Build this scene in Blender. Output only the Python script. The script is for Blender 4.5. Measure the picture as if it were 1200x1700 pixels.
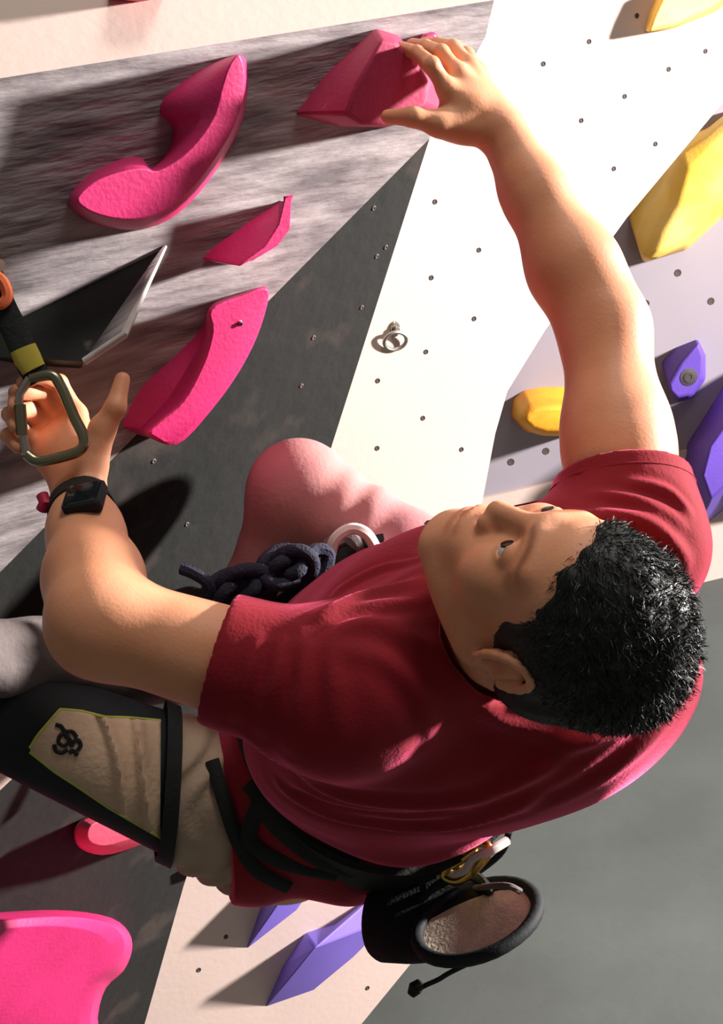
import bpy, bmesh, math, random
import numpy as np
from mathutils import Vector, Matrix

random.seed(7); rng = np.random.default_rng(7)
for o in list(bpy.data.objects): bpy.data.objects.remove(o, do_unlink=True)
SC = bpy.context.scene
COL = SC.collection

# ------------------------------------------------------------------ camera
FPX, CX, CY = 2400.0, 600.0, 850.0            # focal length and centre for the 1200x1700 frame
PITCH, ROLL, CAM_H = math.radians(20), math.radians(-12), 2.75
cam_d = bpy.data.cameras.new('camera'); cam = bpy.data.objects.new('camera', cam_d); COL.objects.link(cam)
cam_d.sensor_fit = 'VERTICAL'; cam_d.sensor_height = 36.0; cam_d.sensor_width = 36.0
cam_d.lens = FPX / 1700.0 * 36.0
cam_d.clip_start = 0.05; cam_d.clip_end = 100
CM = Matrix.Translation((0, 0, CAM_H)) @ Matrix.Rotation(math.pi/2 - PITCH, 4, 'X') @ Matrix.Rotation(ROLL, 4, 'Z')
cam.matrix_world = CM
SC.camera = cam
CMn = np.array(CM); RC = CMn[:3, :3]; TC = CMn[:3, 3]

def A(*v): return np.array(v, float)
def ray(px, py): return A((px-CX)/FPX, (CY-py)/FPX, -1.0)
def P(px, py, d): return ray(px, py)*d         # photo pixel + depth -> camera-axes point (metres)
def W(p): return np.asarray(p) @ RC.T + TC     # camera-axes -> world
def nrm(v): v = np.asarray(v, float); return v/np.linalg.norm(v)
def lin(r, g, b):
    f = lambda c: c/12.92 if c <= .04045 else ((c+.055)/1.055)**2.4
    return (f(r/255), f(g/255), f(b/255), 1)

# ------------------------------------------------------------------ light and exposure
SC.view_settings.view_transform = 'Standard'; SC.view_settings.look = 'None'
SC.view_settings.gamma = 1.0; SC.view_settings.use_curve_mapping = False
SC.view_settings.exposure = 0.0
world = bpy.data.worlds.new('gym_air'); SC.world = world; world.use_nodes = True
bg = world.node_tree.nodes['Background']; bg.inputs[0].default_value = (1.0, 0.93, 0.88, 1); bg.inputs[1].default_value = 0.135

def area_light(name, pos_w, aim_w, size, power, col):
    d = bpy.data.lights.new(name, 'AREA'); d.shape = 'DISK'; d.size = size; d.energy = power; d.color = col
    o = bpy.data.objects.new(name, d); COL.objects.link(o); o.location = pos_w
    o.rotation_euler = (Vector(aim_w)-Vector(pos_w)).to_track_quat('-Z', 'Y').to_euler()
    return o
# the hall's floodlight, high on the far right, and two unseen overhead lights added as fill
area_light('flood_lamp', W(A(5.6, 2.0, -2.6)), W(A(0.1, 0.0, -2.2)), 0.45, 1550, (1.0, 0.93, 0.90))
area_light('overhead_fill', (1.7, 1.3, 5.9), (0.2, 1.7, 2.2), 1.6, 72, (1.0, 0.93, 0.86))
area_light('overhead_fill.001', (2.5, 4.5, 6.8), (0.5, 5.0, 1.5), 1.6, 70, (1.0, 0.92, 0.86))

# ------------------------------------------------------------------ materials
MATS = {}
def mat(name, rgb, rough=.6, var=.10, scale=8, bump=0., bscale=40, metal=0, spec=.4, stretch=(1, 1, 1), sss=0, attr=None, specks=None, rgb2=None, detail=6, coat=0):
    if name in MATS: return MATS[name]
    m = bpy.data.materials.new(name); m.use_nodes = True; nt = m.node_tree; N = nt.nodes; L = nt.links
    b = N['Principled BSDF']; b.inputs['Roughness'].default_value = rough; b.inputs['Metallic'].default_value = metal
    b.inputs['Specular IOR Level'].default_value = spec
    b.inputs['Coat Weight'].default_value = coat
    tc = N.new('ShaderNodeTexCoord'); mp = N.new('ShaderNodeMapping'); mp.inputs['Scale'].default_value = stretch
    L.new(tc.outputs['Object'], mp.inputs[0])
    nz = N.new('ShaderNodeTexNoise'); nz.inputs['Scale'].default_value = scale; nz.inputs['Detail'].default_value = detail
    L.new(mp.outputs[0], nz.inputs['Vector'])
    rp = N.new('ShaderNodeValToRGB'); c = lin(*rgb)
    c2 = lin(*rgb2) if rgb2 else None
    rp.color_ramp.elements[0].position = .33; rp.color_ramp.elements[1].position = .67
    rp.color_ramp.elements[0].color = c2 if c2 else tuple(max(0, x*(1-var*1.6)) for x in c[:3])+(1,)
    rp.color_ramp.elements[1].color = c if c2 else tuple(min(1, x*(1+var*1.6)) for x in c[:3])+(1,)
    L.new(nz.outputs[0], rp.inputs[0]); out = rp.outputs[0]
    if attr:
        at = N.new('ShaderNodeAttribute'); at.attribute_name = attr
        mx = N.new('ShaderNodeMix'); mx.data_type = 'RGBA'; mx.blend_type = 'MULTIPLY'; mx.inputs[0].default_value = 1
        L.new(out, mx.inputs[6]); L.new(at.outputs['Color'], mx.inputs[7]); out = mx.outputs[2]
    if specks:
        srgb, ssc, thr = specks
        n2 = N.new('ShaderNodeTexNoise'); n2.inputs['Scale'].default_value = ssc; n2.inputs['Detail'].default_value = 3
        L.new(mp.outputs[0], n2.inputs['Vector'])
        r2 = N.new('ShaderNodeValToRGB'); r2.color_ramp.elements[0].position = thr; r2.color_ramp.elements[1].position = min(1, thr+.09)
        L.new(n2.outputs[0], r2.inputs[0])
        mx = N.new('ShaderNodeMix'); mx.data_type = 'RGBA'; mx.inputs[7].default_value = lin(*srgb)
        L.new(r2.outputs[0], mx.inputs[0]); L.new(out, mx.inputs[6]); out = mx.outputs[2]
    L.new(out, b.inputs['Base Color'])
    if sss:
        b.inputs['Subsurface Weight'].default_value = sss; b.inputs['Subsurface Radius'].default_value = (.012, .005, .003); b.inputs['Subsurface Scale'].default_value = 1
    if bump:
        n3 = N.new('ShaderNodeTexNoise'); n3.inputs['Scale'].default_value = bscale; n3.inputs['Detail'].default_value = 5
        L.new(mp.outputs[0], n3.inputs['Vector'])
        bp = N.new('ShaderNodeBump'); bp.inputs['Strength'].default_value = bump; bp.inputs['Distance'].default_value = .01
        L.new(n3.outputs[0], bp.inputs['Height']); L.new(bp.outputs[0], b.inputs['Normal'])
    MATS[name] = m; return m

M_GREY = mat('grey_wall_coating', (170, 162, 162), .8, rgb2=(104, 97, 99), scale=8, stretch=(1, 5.5, 1), bump=.6, bscale=14, detail=10)
M_VOL = mat('shade_toned_volume_coating', (30, 34, 30), .8, rgb2=(16, 22, 18), scale=6, stretch=(1, 1, 1), bump=.2, bscale=30, specks=((92, 90, 86), 22, .63))  # near-black base stands in for shade on the grey volume; specks are chalk
M_CHALK = mat('chalk_dust', (196, 188, 184), .95, .1, scale=30)
M_DARK = mat('dark_wall_paint', (27, 25, 22), .88, rgb2=(13, 18, 14), scale=3.2, bump=.25, bscale=30, specks=((54, 46, 41), 6, .56))
M_WHITE = mat('cream_wall_paint', (198, 177, 167), .7, .02, scale=2.2, bump=.06, bscale=60)
M_LAV = mat('lavender_wall_paint', (146, 139, 148), .7, .03, scale=2)
M_FLOOR = mat('grey_mat_floor', (80, 85, 82), .9, .10, scale=1.6, bump=.1, bscale=25)
M_PINK = mat('pink_hold_plastic', (198, 40, 104), .5, .05, scale=14, bump=.12, bscale=180, spec=.35)
M_ROSE = mat('chalked_rose_hold_plastic', (180, 50, 92), .7, scale=9, rgb2=(162, 38, 76), bump=.12, bscale=150, specks=((198, 120, 140), 12, .62))
M_CRIM = mat('crimson_hold_plastic', (196, 40, 78), .6, .06, scale=12, bump=.12, bscale=180)
M_SALMON = mat('salmon_hold_plastic', (226, 84, 110), .6, .06, scale=12, bump=.1, bscale=150)
M_YEL = mat('yellow_hold_plastic', (246, 186, 44), .6, scale=5, rgb2=(238, 150, 36), bump=.12, bscale=90)
M_YELP = mat('chalky_yellow_hold', (250, 214, 130), .65, scale=3.2, rgb2=(247, 190, 60), bump=.12, bscale=90)
M_PURP = mat('purple_hold_plastic', (94, 66, 168), .6, .06, scale=6, bump=.1, bscale=90)
M_BLUEP = mat('violet_volume_paint', (116, 96, 190), .65, .05, scale=4)
M_HOLE = mat('dark_bolt_hole', (70, 62, 60), .8)
M_STEEL = mat('steel', (170, 165, 155), .35, .05, metal=1)
M_CARAB = mat('olive_grey_aluminium', (142, 138, 112), .32, .05, metal=1)
M_BRASS = mat('brass', (214, 180, 96), .3, .05, metal=1)
M_SKIN = mat('skin', (224, 158, 119), .52, .05, scale=25, bump=.06, bscale=260, spec=.4, sss=.05, attr='tint', rgb2=(216, 146, 107))
M_HAIR = mat('black_hair', (20, 24, 21), .5, .25, scale=90, spec=.4)
M_SHIRT = mat('maroon_cotton', (134, 24, 35), .85, .07, scale=14, bump=.12, bscale=240, spec=.25)
M_SHIRT.node_tree.nodes['Principled BSDF'].inputs['Sheen Weight'].default_value = 1.0
M_SHIRT.node_tree.nodes['Principled BSDF'].inputs['Sheen Tint'].default_value = lin(255, 110, 150)
M_SHIRT.node_tree.nodes['Principled BSDF'].inputs['Sheen Roughness'].default_value = .32
M_TAN = mat('tan_shorts_cotton', (168, 148, 126), .9, .1, scale=12, bump=.2, bscale=160)
M_PANTS = mat('pale_rose_leggings', (204, 152, 142), .85, scale=7, rgb2=(182, 122, 126), bump=.1, bscale=160)
M_GPANT = mat('grey_trouser_cotton', (104, 95, 93), .9, .1, scale=9, bump=.2, bscale=120)
M_RUB = mat('tan_rubber', (200, 172, 144), .75, .08, scale=15, bump=.25, bscale=120)
M_LIME = mat('lime_edging', (176, 180, 84), .7)
M_BLACK = mat('black_webbing', (22, 27, 26), .8, .15, scale=30, bump=.2, bscale=200)
M_NEO = mat('black_neoprene', (17, 24, 27), .75, .15, scale=30, bump=.1, bscale=200)
M_NAVY = mat('navy_rope', (36, 38, 62), .8, scale=60, rgb2=(22, 24, 38), bump=.4, bscale=300, specks=((120, 112, 130), 120, .66))
M_FLEECE = mat('beige_fleece', (236, 220, 196), .95, .08, scale=40, bump=.5, bscale=200)
M_YWEB = mat('yellow_webbing', (186, 172, 66), .8)
M_ORANGE = mat('orange_webbing', (226, 112, 66), .8)
M_SCREEN = mat('watch_glass', (10, 20, 26), .12, .05)
M_EYE = mat('eye_white', (205, 198, 194), .2, .03)
M_IRIS = mat('dark_iris', (38, 24, 18), .2, .03)
M_GREYHOLD = mat('white_webbing', (222, 214, 205), .8)

# ------------------------------------------------------------------ object helpers
def mesh_obj(name, V, F, m, origin, smooth=40, col=None):
    me = bpy.data.meshes.new(name)
    Vw = np.asarray(V) - origin
    me.from_pydata(Vw.tolist(), [], F if isinstance(F, list) else F.tolist())
    me.materials.append(m)
    if isinstance(F, list):
        b = bmesh.new(); b.from_mesh(me); bmesh.ops.recalc_face_normals(b, faces=b.faces[:]); b.to_mesh(me); b.free()
    if smooth:
        me.shade_smooth()
        if smooth < 180: me.set_sharp_from_angle(angle=math.radians(smooth))
    if col is not None:
        at = me.color_attributes.new('tint', 'FLOAT_COLOR', 'POINT')
        at.data.foreach_set('color', np.concatenate([col, np.ones((len(col), 1))], 1).astype(np.float32).ravel())
    o = bpy.data.objects.new(name, me); COL.objects.link(o)
    return o

class Thing:
    """collects parts in camera axes, then links them under one Empty (or as one mesh)"""
    def __init__(s, name, label, cat, group=None, kind=None):
        s.name, s.label, s.cat, s.group, s.kind, s.parts = name, label, cat, group, kind, []
    def add(s, name, VF, m, smooth=40, sub=None, label=None, col=None, mods=None):
        V, F = VF
        s.parts.append(dict(name=name, V=W(np.asarray(V, float)), F=F, m=m, smooth=smooth, sub=sub, label=label, col=col, mods=mods))
        return len(s.parts)-1
    def done(s, single=False):
        allv = np.concatenate([p['V'] for p in s.parts]); lo, hi = allv.min(0), allv.max(0)
        org = A((lo[0]+hi[0])/2, (lo[1]+hi[1])/2, lo[2])
        objs = []
        for p in s.parts:
            o = mesh_obj(s.name if single else p['name'], p['V'], p['F'], p['m'], org, p['smooth'], p['col'])
            if p['label']: o['label'] = p['label']
            if p['mods']: p['mods'](o)
            objs.append(o)
        if single:
            root = objs[0]; root.location = org
        else:
            root = bpy.data.objects.new(s.name, None); root.empty_display_size = .05; COL.objects.link(root); root.location = org
            for p, o in zip(s.parts, objs): o.parent = root if p['sub'] is None else objs[p['sub']]
        root['label'] = s.label
        if s.kind: root['kind'] = s.kind
        else: root['category'] = s.cat
        if s.group: root['group'] = s.group
        s.root = root; s.objs = objs
        return root

def bev(w, seg=2, ang=30):
    def f(o):
        b = o.modifiers.new('bevel', 'BEVEL'); b.width = w; b.segments = seg; b.limit_method = 'ANGLE'; b.angle_limit = math.radians(ang)
    return f
def sub(n=2):
    def f(o):
        b = o.modifiers.new('subsurf', 'SUBSURF'); b.levels = n; b.render_levels = n
    return f

def loft(rings, cap0=True, cap1=True):
    n = len(rings[0]); V = np.concatenate([np.asarray(r, float) for r in rings]); F = []
    for k in range(len(rings)-1):
        for i in range(n):
            j = (i+1) % n
            F.append((k*n+i, k*n+j, (k+1)*n+j, (k+1)*n+i))
    if cap0: F.append(tuple(range(n-1, -1, -1)))
    if cap1: F.append(tuple((len(rings)-1)*n+i for i in range(n)))
    return V, F
def merge(*VF):
    Vs, Fs, o = [], [], 0
    for V, F in VF:
        V = np.asarray(V, float); Vs.append(V); Fs += [tuple(int(i)+o for i in f) for f in F]; o += len(V)
    return np.concatenate(Vs), Fs
def catmull(pts, n=8, closed=False):
    pts = [np.asarray(p, float) for p in pts]; out = []; m = len(pts)
    rngk = range(m) if closed else range(m-1)
    for i in rngk:
        if closed: p0, p1, p2, p3 = pts[i-1], pts[i], pts[(i+1) % m], pts[(i+2) % m]
        else: p0, p1, p2, p3 = pts[max(i-1, 0)], pts[i], pts[i+1], pts[min(i+2, m-1)]
        for t in np.arange(n)/n:
            out.append(.5*((2*p1)+(-p0+p2)*t+(2*p0-5*p1+4*p2-p3)*t*t+(-p0+3*p1-3*p2+p3)*t**3))
    if not closed: out.append(pts[-1])
    return out
def tube(pts, r, seg=10, closed=False, flat=None, fdir=None):
    pts = [np.asarray(p, float) for p in pts]; n = len(pts); rs = r if hasattr(r, '__len__') else [r]*n
    T = []
    for i in range(n):
        a = pts[i-1] if (i > 0 or closed) else pts[i]; b = pts[(i+1) % n] if (i < n-1 or closed) else pts[i]
        T.append(nrm(b-a))
    u = nrm(np.cross(T[0], fdir if fdir is not None else (A(0, 0, 1) if abs(T[0][2]) < .9 else A(1, 0, 0))))
    rings = []
    for i in range(n):
        u = nrm(np.cross(T[i], fdir)) if fdir is not None else nrm(u-T[i]*np.dot(u, T[i]))
        v = np.cross(T[i], u); fl = flat or 1
        rings.append([pts[i]+rs[i]*(math.cos(a)*u+math.sin(a)*v*fl) for a in np.arange(seg)*2*math.pi/seg])
    if closed:
        V, F = loft(rings, False, False); k = (n-1)*seg
        for i in range(seg): F.append((k+i, k+(i+1) % seg, (i+1) % seg, i))
        return V, F
    return loft(rings)

# planes of the walls, in camera axes
class Plane:
    def __init__(s, n, p): s.n = nrm(n); s.c = float(np.dot(s.n, p))
    def at(s, px, py, h=0.): r = ray(px, py); return r*((s.c+h)/np.dot(s.n, r))
def plane3(a, b, c):
    n = nrm(np.cross(b-a, c-a)); n = n if n[2] > 0 else -n
    return Plane(n, a)
PL_A = Plane(A(.60, -.35, .72), P(100, 650, 1.72))                                     # grey coated panel
PL_D = plane3(PL_A.at(713, 230), PL_A.at(0, 950), P(240, 1700, 2.9))                   # dark panel under it
PL_T = plane3(PL_A.at(0, 130), PL_A.at(820, 0), P(400, -200, 1.84))                    # cream panel above
PL_W = Plane(A(.45, -.25, .86), P(700, 700, 3.6))                                      # cream wall beyond
UPC = RC.T @ A(0, 0, 1)                                                                # world up in camera axes
PL_F = Plane(UPC, A(0, 0, 0)); PL_F.c = -CAM_H                                         # floor
F0 = PL_F.at(1190, 958)
hz = A(0, 0, 1.) - UPC*UPC[2]; hz = nrm(nrm(hz)+.06*nrm(np.cross(UPC, hz)))
PL_L = Plane(hz, F0)                                                                   # lavender wall at the back

def wall_poly(name, label, plane, pix, thick, m, xdir_px=None, side_m=None):
    pts = [plane.at(*p) for p in pix]
    X = plane.at(*xdir_px[1])-plane.at(*xdir_px[0]) if xdir_px else plane.at(700, 850)-plane.at(500, 850)
    X = nrm(X); Z = plane.n; Y = np.cross(Z, X)
    o0 = np.mean(pts, 0); B = np.stack([X, Y, Z], 1)
    loc = [(p-o0) @ B for p in pts]
    n = len(loc)
    V = [(x, y, 0) for x, y, z in loc]+[(x, y, -thick) for x, y, z in loc]
    F = [tuple(range(n)), tuple(range(2*n-1, n-1, -1))]+[(i, (i+1) % n, n+(i+1) % n, n+i) for i in range(n)]
    area = sum(loc[i][0]*loc[(i+1) % n][1]-loc[(i+1) % n][0]*loc[i][1] for i in range(n))
    if area < 0: F = [tuple(reversed(f)) for f in F]
    else: F = [F[0], F[1]]+[tuple(reversed(f)) for f in F[2:]]
    me = bpy.data.meshes.new(name); me.from_pydata(V, [], F); me.materials.append(m); me.update()
    o = bpy.data.objects.new(name, me); COL.objects.link(o)
    Mw = np.eye(4); Mw[:3, :3] = RC @ B; Mw[:3, 3] = W(o0); o.matrix_world = Matrix(Mw.tolist())
    o['kind'] = 'structure'; o['label'] = label
    return o

# ------------------------------------------------------------------ the gym's walls and floor
w_grey = wall_poly('wall_left', 'grey streaked climbing wall panel carrying the pink holds', PL_A,
    [(820, 0), (806, 60), (713, 230), (480, 465), (260, 688), (0, 950), (-420, 1374), (-620, 800), (-560, 218), (0, 130)], .10, M_GREY, ((0, 130), (820, 0)))
w_top = wall_poly('wall_top', 'cream panel folded back above the grey climbing panel', PL_T,
    [(820, 0), (0, 130), (-560, 218), (-700, -400), (300, -700), (830, -600)], .10, M_WHITE)
w_dark = wall_poly('wall_lower', 'dark brown painted panel below the grey climbing panel', PL_D,
    [(713, 230), (550, 742), (305, 1470), (240, 1700), (196, 1830), (-350, 2000), (-420, 1374), (0, 950), (260, 688)], .10, M_DARK)
w_white = wall_poly('wall_center', 'bright cream climbing wall standing behind the dark panel', PL_W,
    [(1420, -110), (1200, 170), (1040, 362), (905, 548), (842, 650), (822, 720), (800, 835), (765, 1100), (690, 1590), (600, 1700), (420, 1960),
     (60, 1900), (250, 1300), (560, 350), (700, -120), (860, -500), (1400, -500)], .25, M_WHITE)
def world_plane(name, label, V, m):
    me = bpy.data.meshes.new(name); n = len(V)//2
    me.from_pydata([tuple(v) for v in V], [], [tuple(range(n)), tuple(range(2*n-1, n-1, -1))]+[(i, n+i, n+(i+1) % n, (i+1) % n) for i in range(n)])
    me.materials.append(m); o = bpy.data.objects.new(name, me); COL.objects.link(o); o['kind'] = 'structure'; o['label'] = label; return o
fw = W(F0); hzw = RC @ hz; sdw = np.cross(A(0, 0, 1), hzw)
q = [fw+sdw*s for s in (-9, 6)]
base = [q[0], q[1], q[1]+hzw*16, q[0]+hzw*16]
w_floor = world_plane('floor', 'dull grey padded gym floor', [b*A(1, 1, 0) for b in base]+[b*A(1, 1, 0)-A(0, 0, .3) for b in base], M_FLOOR)
def upright(name, label, s0, s1, z0, z1, front, thick, m):
    V = []
    for t in (front, front-thick):
        V += [fw*A(1, 1, 0)+sdw*a+hzw*t+A(0, 0, z) for a, z in ((s0, z0), (s1, z0), (s1, z1), (s0, z1))]
    return world_plane(name, label, V, m)
w_lav = upright('wall_back', 'pale lavender climbing wall at the back of the hall', -9, 6, 0, 6, 0, .15, M_LAV)
w_kick = upright('baseboard_back', 'off white kick board along the foot of the lavender wall', -9, 6, 0, .62, .02, .02, M_WHITE)
# cream corner of a further panel on the dark wall
w_trim = wall_poly('trim_1', 'small cream corner board on the dark panel', Plane(PL_D.n, PL_D.at(0, 1260, .012)), [(48, 1267), (0, 1312), (-120, 1420), (-170, 1160)], .012, M_WHITE)

def bolt_holes(wall, plane, pix, r, m=M_HOLE):
    seg = 8; me = bpy.data.meshes.new('bolt_hole')
    V = [(r*math.cos(a), r*math.sin(a), .0012) for a in np.arange(seg)*2*math.pi/seg]+[(r*.7*math.cos(a), r*.7*math.sin(a), .0016) for a in np.arange(seg)*2*math.pi/seg]
    V += [(r*.6*math.cos(a), r*.6*math.sin(a), .0004) for a in np.arange(seg)*2*math.pi/seg]
    V += [(r*math.cos(a), r*math.sin(a), -.004) for a in np.arange(seg)*2*math.pi/seg]
    F = [(i, (i+1) % seg, seg+(i+1) % seg, seg+i) for i in range(seg)]+[(seg+i, seg+(i+1) % seg, 2*seg+(i+1) % seg, 2*seg+i) for i in range(seg)]
    F += [tuple(2*seg+i for i in range(seg))]+[(3*seg+i, 3*seg+(i+1) % seg, (i+1) % seg, i) for i in range(seg)]
    me.from_pydata(V, [], F); me.materials.append(m)
    B = RC @ np.stack([nrm(np.cross(A(0, 1, 0), plane.n)), np.cross(plane.n, nrm(np.cross(A(0, 1, 0), plane.n))), plane.n], 1)
    for p in pix:
        o = bpy.data.objects.new('bolt_hole', me); COL.objects.link(o)
        Mw = np.eye(4); Mw[:3, :3] = B; Mw[:3, 3] = W(plane.at(*p))
        o.parent = wall; o.matrix_world = Matrix(Mw.tolist())
bpy.context.view_layer.update()
bolt_holes(w_white, PL_W, [(978, 69), (902, 106), (1057, 26), (1171, 85), (1110, 115), (1037, 160), (965, 200), (1088, 239), (1019, 280), (722, 335), (795, 415), (716, 461),
    (787, 529), (707, 584), (627, 632), (702, 694), (766, 746), (626, 744), (375, 1555), (330, 1610), (610, 1640)], .0065)
bolt_holes(w_lav, PL_L, [(1125, 453), (1072, 504), (906, 749), (848, 767), (1180, 500), (1195, 120)], .016)
bolt_holes(w_dark, PL_D, [(625, 425), (640, 410), (600, 510), (500, 640), (620, 345), (520, 560), (255, 765), (310, 870)], .0035, mat('chalked_bolt_hole', (128, 118, 112), .8))

# ------------------------------------------------------------------ distance-field modelling kit (camera axes)
class S:
    """list of blended shapes -> one continuous mesh by surface nets on a sparse grid"""
    def __init__(s): s.ops = []; s.disp = None; s.clips = []
    def u(s, f, k=.01): s.ops.append((1, f, k)); return s
    def cut(s, f, k=.005): s.ops.append((-1, f, k)); return s
    def clip(s, p, n, k=.002): s.clips.append((np.asarray(p, float), nrm(n), k)); return s     # keeps the side away from n
    def val(s, p, ops=None):
        d = np.full(len(p), 1.0)
        for sg, f, k in (s.ops if ops is None else ops):
            v = f(p)
            if sg > 0:
                h = np.maximum(k-np.abs(d-v), 0)/k; d = np.minimum(d, v)-h*h*k*.25
            else:
                v = -v; h = np.maximum(k-np.abs(d-v), 0)/k; d = np.maximum(d, v)+h*h*k*.25
        if s.disp is not None: d = d+s.disp(p)
        for c, n, k in s.clips:
            v = (p-c) @ n; h = np.maximum(k-np.abs(d-v), 0)/k; d = np.maximum(d, v)+h*h*k*.25
        return d
    def mesh(s, lo, hi, res, B=20):
        lo, hi = np.asarray(lo, float), np.asarray(hi, float)
        nb = np.ceil((hi-lo)/(res*B)).astype(int); bs = res*B
        g = np.stack(np.meshgrid(*[np.arange(n) for n in nb], indexing='ij'), -1).reshape(-1, 3)
        cen = lo+(g+.5)*bs; hd = bs*.5*1.75+2*res
        vals = [f(cen) for _, f, _ in s.ops]
        near = np.zeros(len(g), bool)
        for (sg, f, k), v in zip(s.ops, vals):
            if sg > 0: near |= np.abs(v) < hd*1.15+k+.012
        near |= False
        for sg_v in [v for (sg, f, k), v in zip(s.ops, vals) if sg < 0]: near |= np.abs(sg_v) < hd
        for c, n, k in s.clips: near |= np.abs((cen-c) @ n) < hd
        n1 = B+2; li = np.arange(-1, B+1)
        L3 = np.stack(np.meshgrid(li, li, li, indexing='ij'), -1)
        L3p = np.stack(np.meshgrid(np.arange(-1, B+2), np.arange(-1, B+2), np.arange(-1, B+2), indexing='ij'), -1).reshape(-1, 3)
        keysV, posV, quads = [], [], []
        big = nb*B+4
        def key(c): c = c+2; return (c[..., 0]*big[1]+c[..., 1])*big[2]+c[..., 2]
        offs = np.array([(i, j, k) for i in (0, 1) for j in (0, 1) for k in (0, 1)])
        edges = [(a, b) for a in range(8) for b in range(a+1, 8) if np.abs(offs[a]-offs[b]).sum() == 1]
        for bi in np.nonzero(near)[0]:
            ops = [op for op, v in zip(s.ops, vals) if v[bi] < hd*1.25+op[2]+.012]
            if not any(o[0] > 0 for o in ops): continue
            b0 = g[bi]*B
            D = s.val(lo+(L3p+b0)*res, ops).reshape(B+3, B+3, B+3)
            if D.min() > 0 or D.max() < 0: continue
            cs = np.stack([D[o[0]:o[0]+n1, o[1]:o[1]+n1, o[2]:o[2]+n1] for o in offs], -1)
            ins = cs < 0; act = ins.any(-1) & ~ins.all(-1)
            if not act.any(): continue
            idx = np.argwhere(act); c = cs[act]; acc = np.zeros((len(idx), 3)); cnt = np.zeros(len(idx))
            for a, b in edges:
                m = (c[:, a] < 0) != (c[:, b] < 0)
                t = np.where(m, c[:, a]/np.where(m, c[:, a]-c[:, b], 1), 0)
                acc += np.where(m[:, None], offs[a]+t[:, None]*(offs[b]-offs[a]), 0); cnt += m
            gc = idx-1+b0
            posV.append(lo+(gc+acc/cnt[:, None])*res); keysV.append(key(gc))
            for ax in range(3):
                e = np.zeros(3, int); e[ax] = 1; u, v = np.eye(3, dtype=int)[(ax+1) % 3], np.eye(3, dtype=int)[(ax+2) % 3]
                D0 = D[1:1+B, 1:1+B, 1:1+B]; D1 = D[1+e[0]:1+B+e[0], 1+e[1]:1+B+e[1], 1+e[2]:1+B+e[2]]
                cr = np.argwhere((D0 < 0) != (D1 < 0))
                if not len(cr): continue
                fl = D0[tuple(cr.T)] < 0; gg = cr+b0
                qd = np.stack([key(gg), key(gg-u), key(gg-u-v), key(gg-v)], 1)
                qd[~fl] = qd[~fl][:, ::-1]; quads.append(qd)
        K = np.concatenate(keysV); Pn = np.concatenate(posV); Q = np.concatenate(quads)
        uk, first = np.unique(K, return_index=True)
        qi = np.searchsorted(uk, Q); ok = (qi < len(uk)).all(1); qi = np.minimum(qi, len(uk)-1); ok &= (uk[qi] == Q).all(1)
        return Pn[first], qi[ok]
    def hit(s, px, py, d0, d1, off=0.):
        """first surface point along the pixel's ray"""
        r = ray(px, py); t = d0
        for _ in range(160):
            v = float(s.val((r*t)[None])[0])-off
            if v < .0004: return r*t
            t += max(v, .0004)*.7
            if t > d1: return None
        return r*t

def rc(a, b, r1, r2):                                    # tapered capsule
    a, b = np.asarray(a, float), np.asarray(b, float); ab = b-a; L = ab @ ab
    def f(p):
        t = np.clip(((p-a) @ ab)/L, 0, 1)
        return np.linalg.norm(p-a-t[:, None]*ab, axis=1)-(r1+(r2-r1)*t)
    return f
def ell(c, r, B=None):                                   # ellipsoid, B columns = axes
    c, r = np.asarray(c, float), np.asarray(r, float)
    def f(p):
        q = p-c
        if B is not None: q = q @ B
        k0 = np.linalg.norm(q/r, axis=1); k1 = np.linalg.norm(q/(r*r), axis=1)
        return np.where(k1 > 1e-9, k0*(k0-1)/np.maximum(k1, 1e-9), -r.min())
    return f
def sph(c, r): c = np.asarray(c, float); return lambda p: np.linalg.norm(p-c, axis=1)-r
def bbox(ps, m): ps = np.asarray(ps); return ps.min(0)-m, ps.max(0)+m

# ------------------------------------------------------------------ climbing holds
def hold(name, label, plane, rings, m, group='pink climbing holds on the near wall', smooth=35, mods=None, cat='climbing hold', bolt=None, pn='body', wm=None, dense=0):
    """rings: list of (height above the wall, pixel outline); the first ring lies in the wall"""
    t = Thing(name, label, cat, group)
    if dense: rings = [(h, [tuple(q_) for q_ in catmull([A(*p) for p in pix], dense, True)]) for h, pix in rings]
    R = [[plane.at(x, y, h) for x, y in pix] for h, pix in rings]
    b = t.add(pn, loft(R), m, smooth, mods=mods)
    if bolt:
        x, y, h, r = bolt
        c = plane.at(x, y, h); u = nrm(np.cross(A(0, 1, 0), plane.n)); v = np.cross(plane.n, u)
        rr = lambda r_, dz: [c+plane.n*dz+r_*(math.cos(a)*u+math.sin(a)*v) for a in np.arange(12)*math.pi/6]
        k = t.add('washer', loft([rr(r*1.7, -.01), rr(r*1.7, .002), rr(r, .003), rr(r, .004)]), wm or M_STEEL, 30)
        t.add('bolt', loft([rr(r, -.01), rr(r, .006), rr(r*.55, .0065), rr(r*.5, .001)]), M_HOLE, 30, sub=k)
    t.done(single=not bolt); return t

def shift(pix, dx, dy, s=1.0):
    cx = sum(p[0] for p in pix)/len(pix); cy = sum(p[1] for p in pix)/len(pix)
    return [(cx+(x-cx)*s+dx, cy+(y-cy)*s+dy) for x, y in pix]

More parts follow.
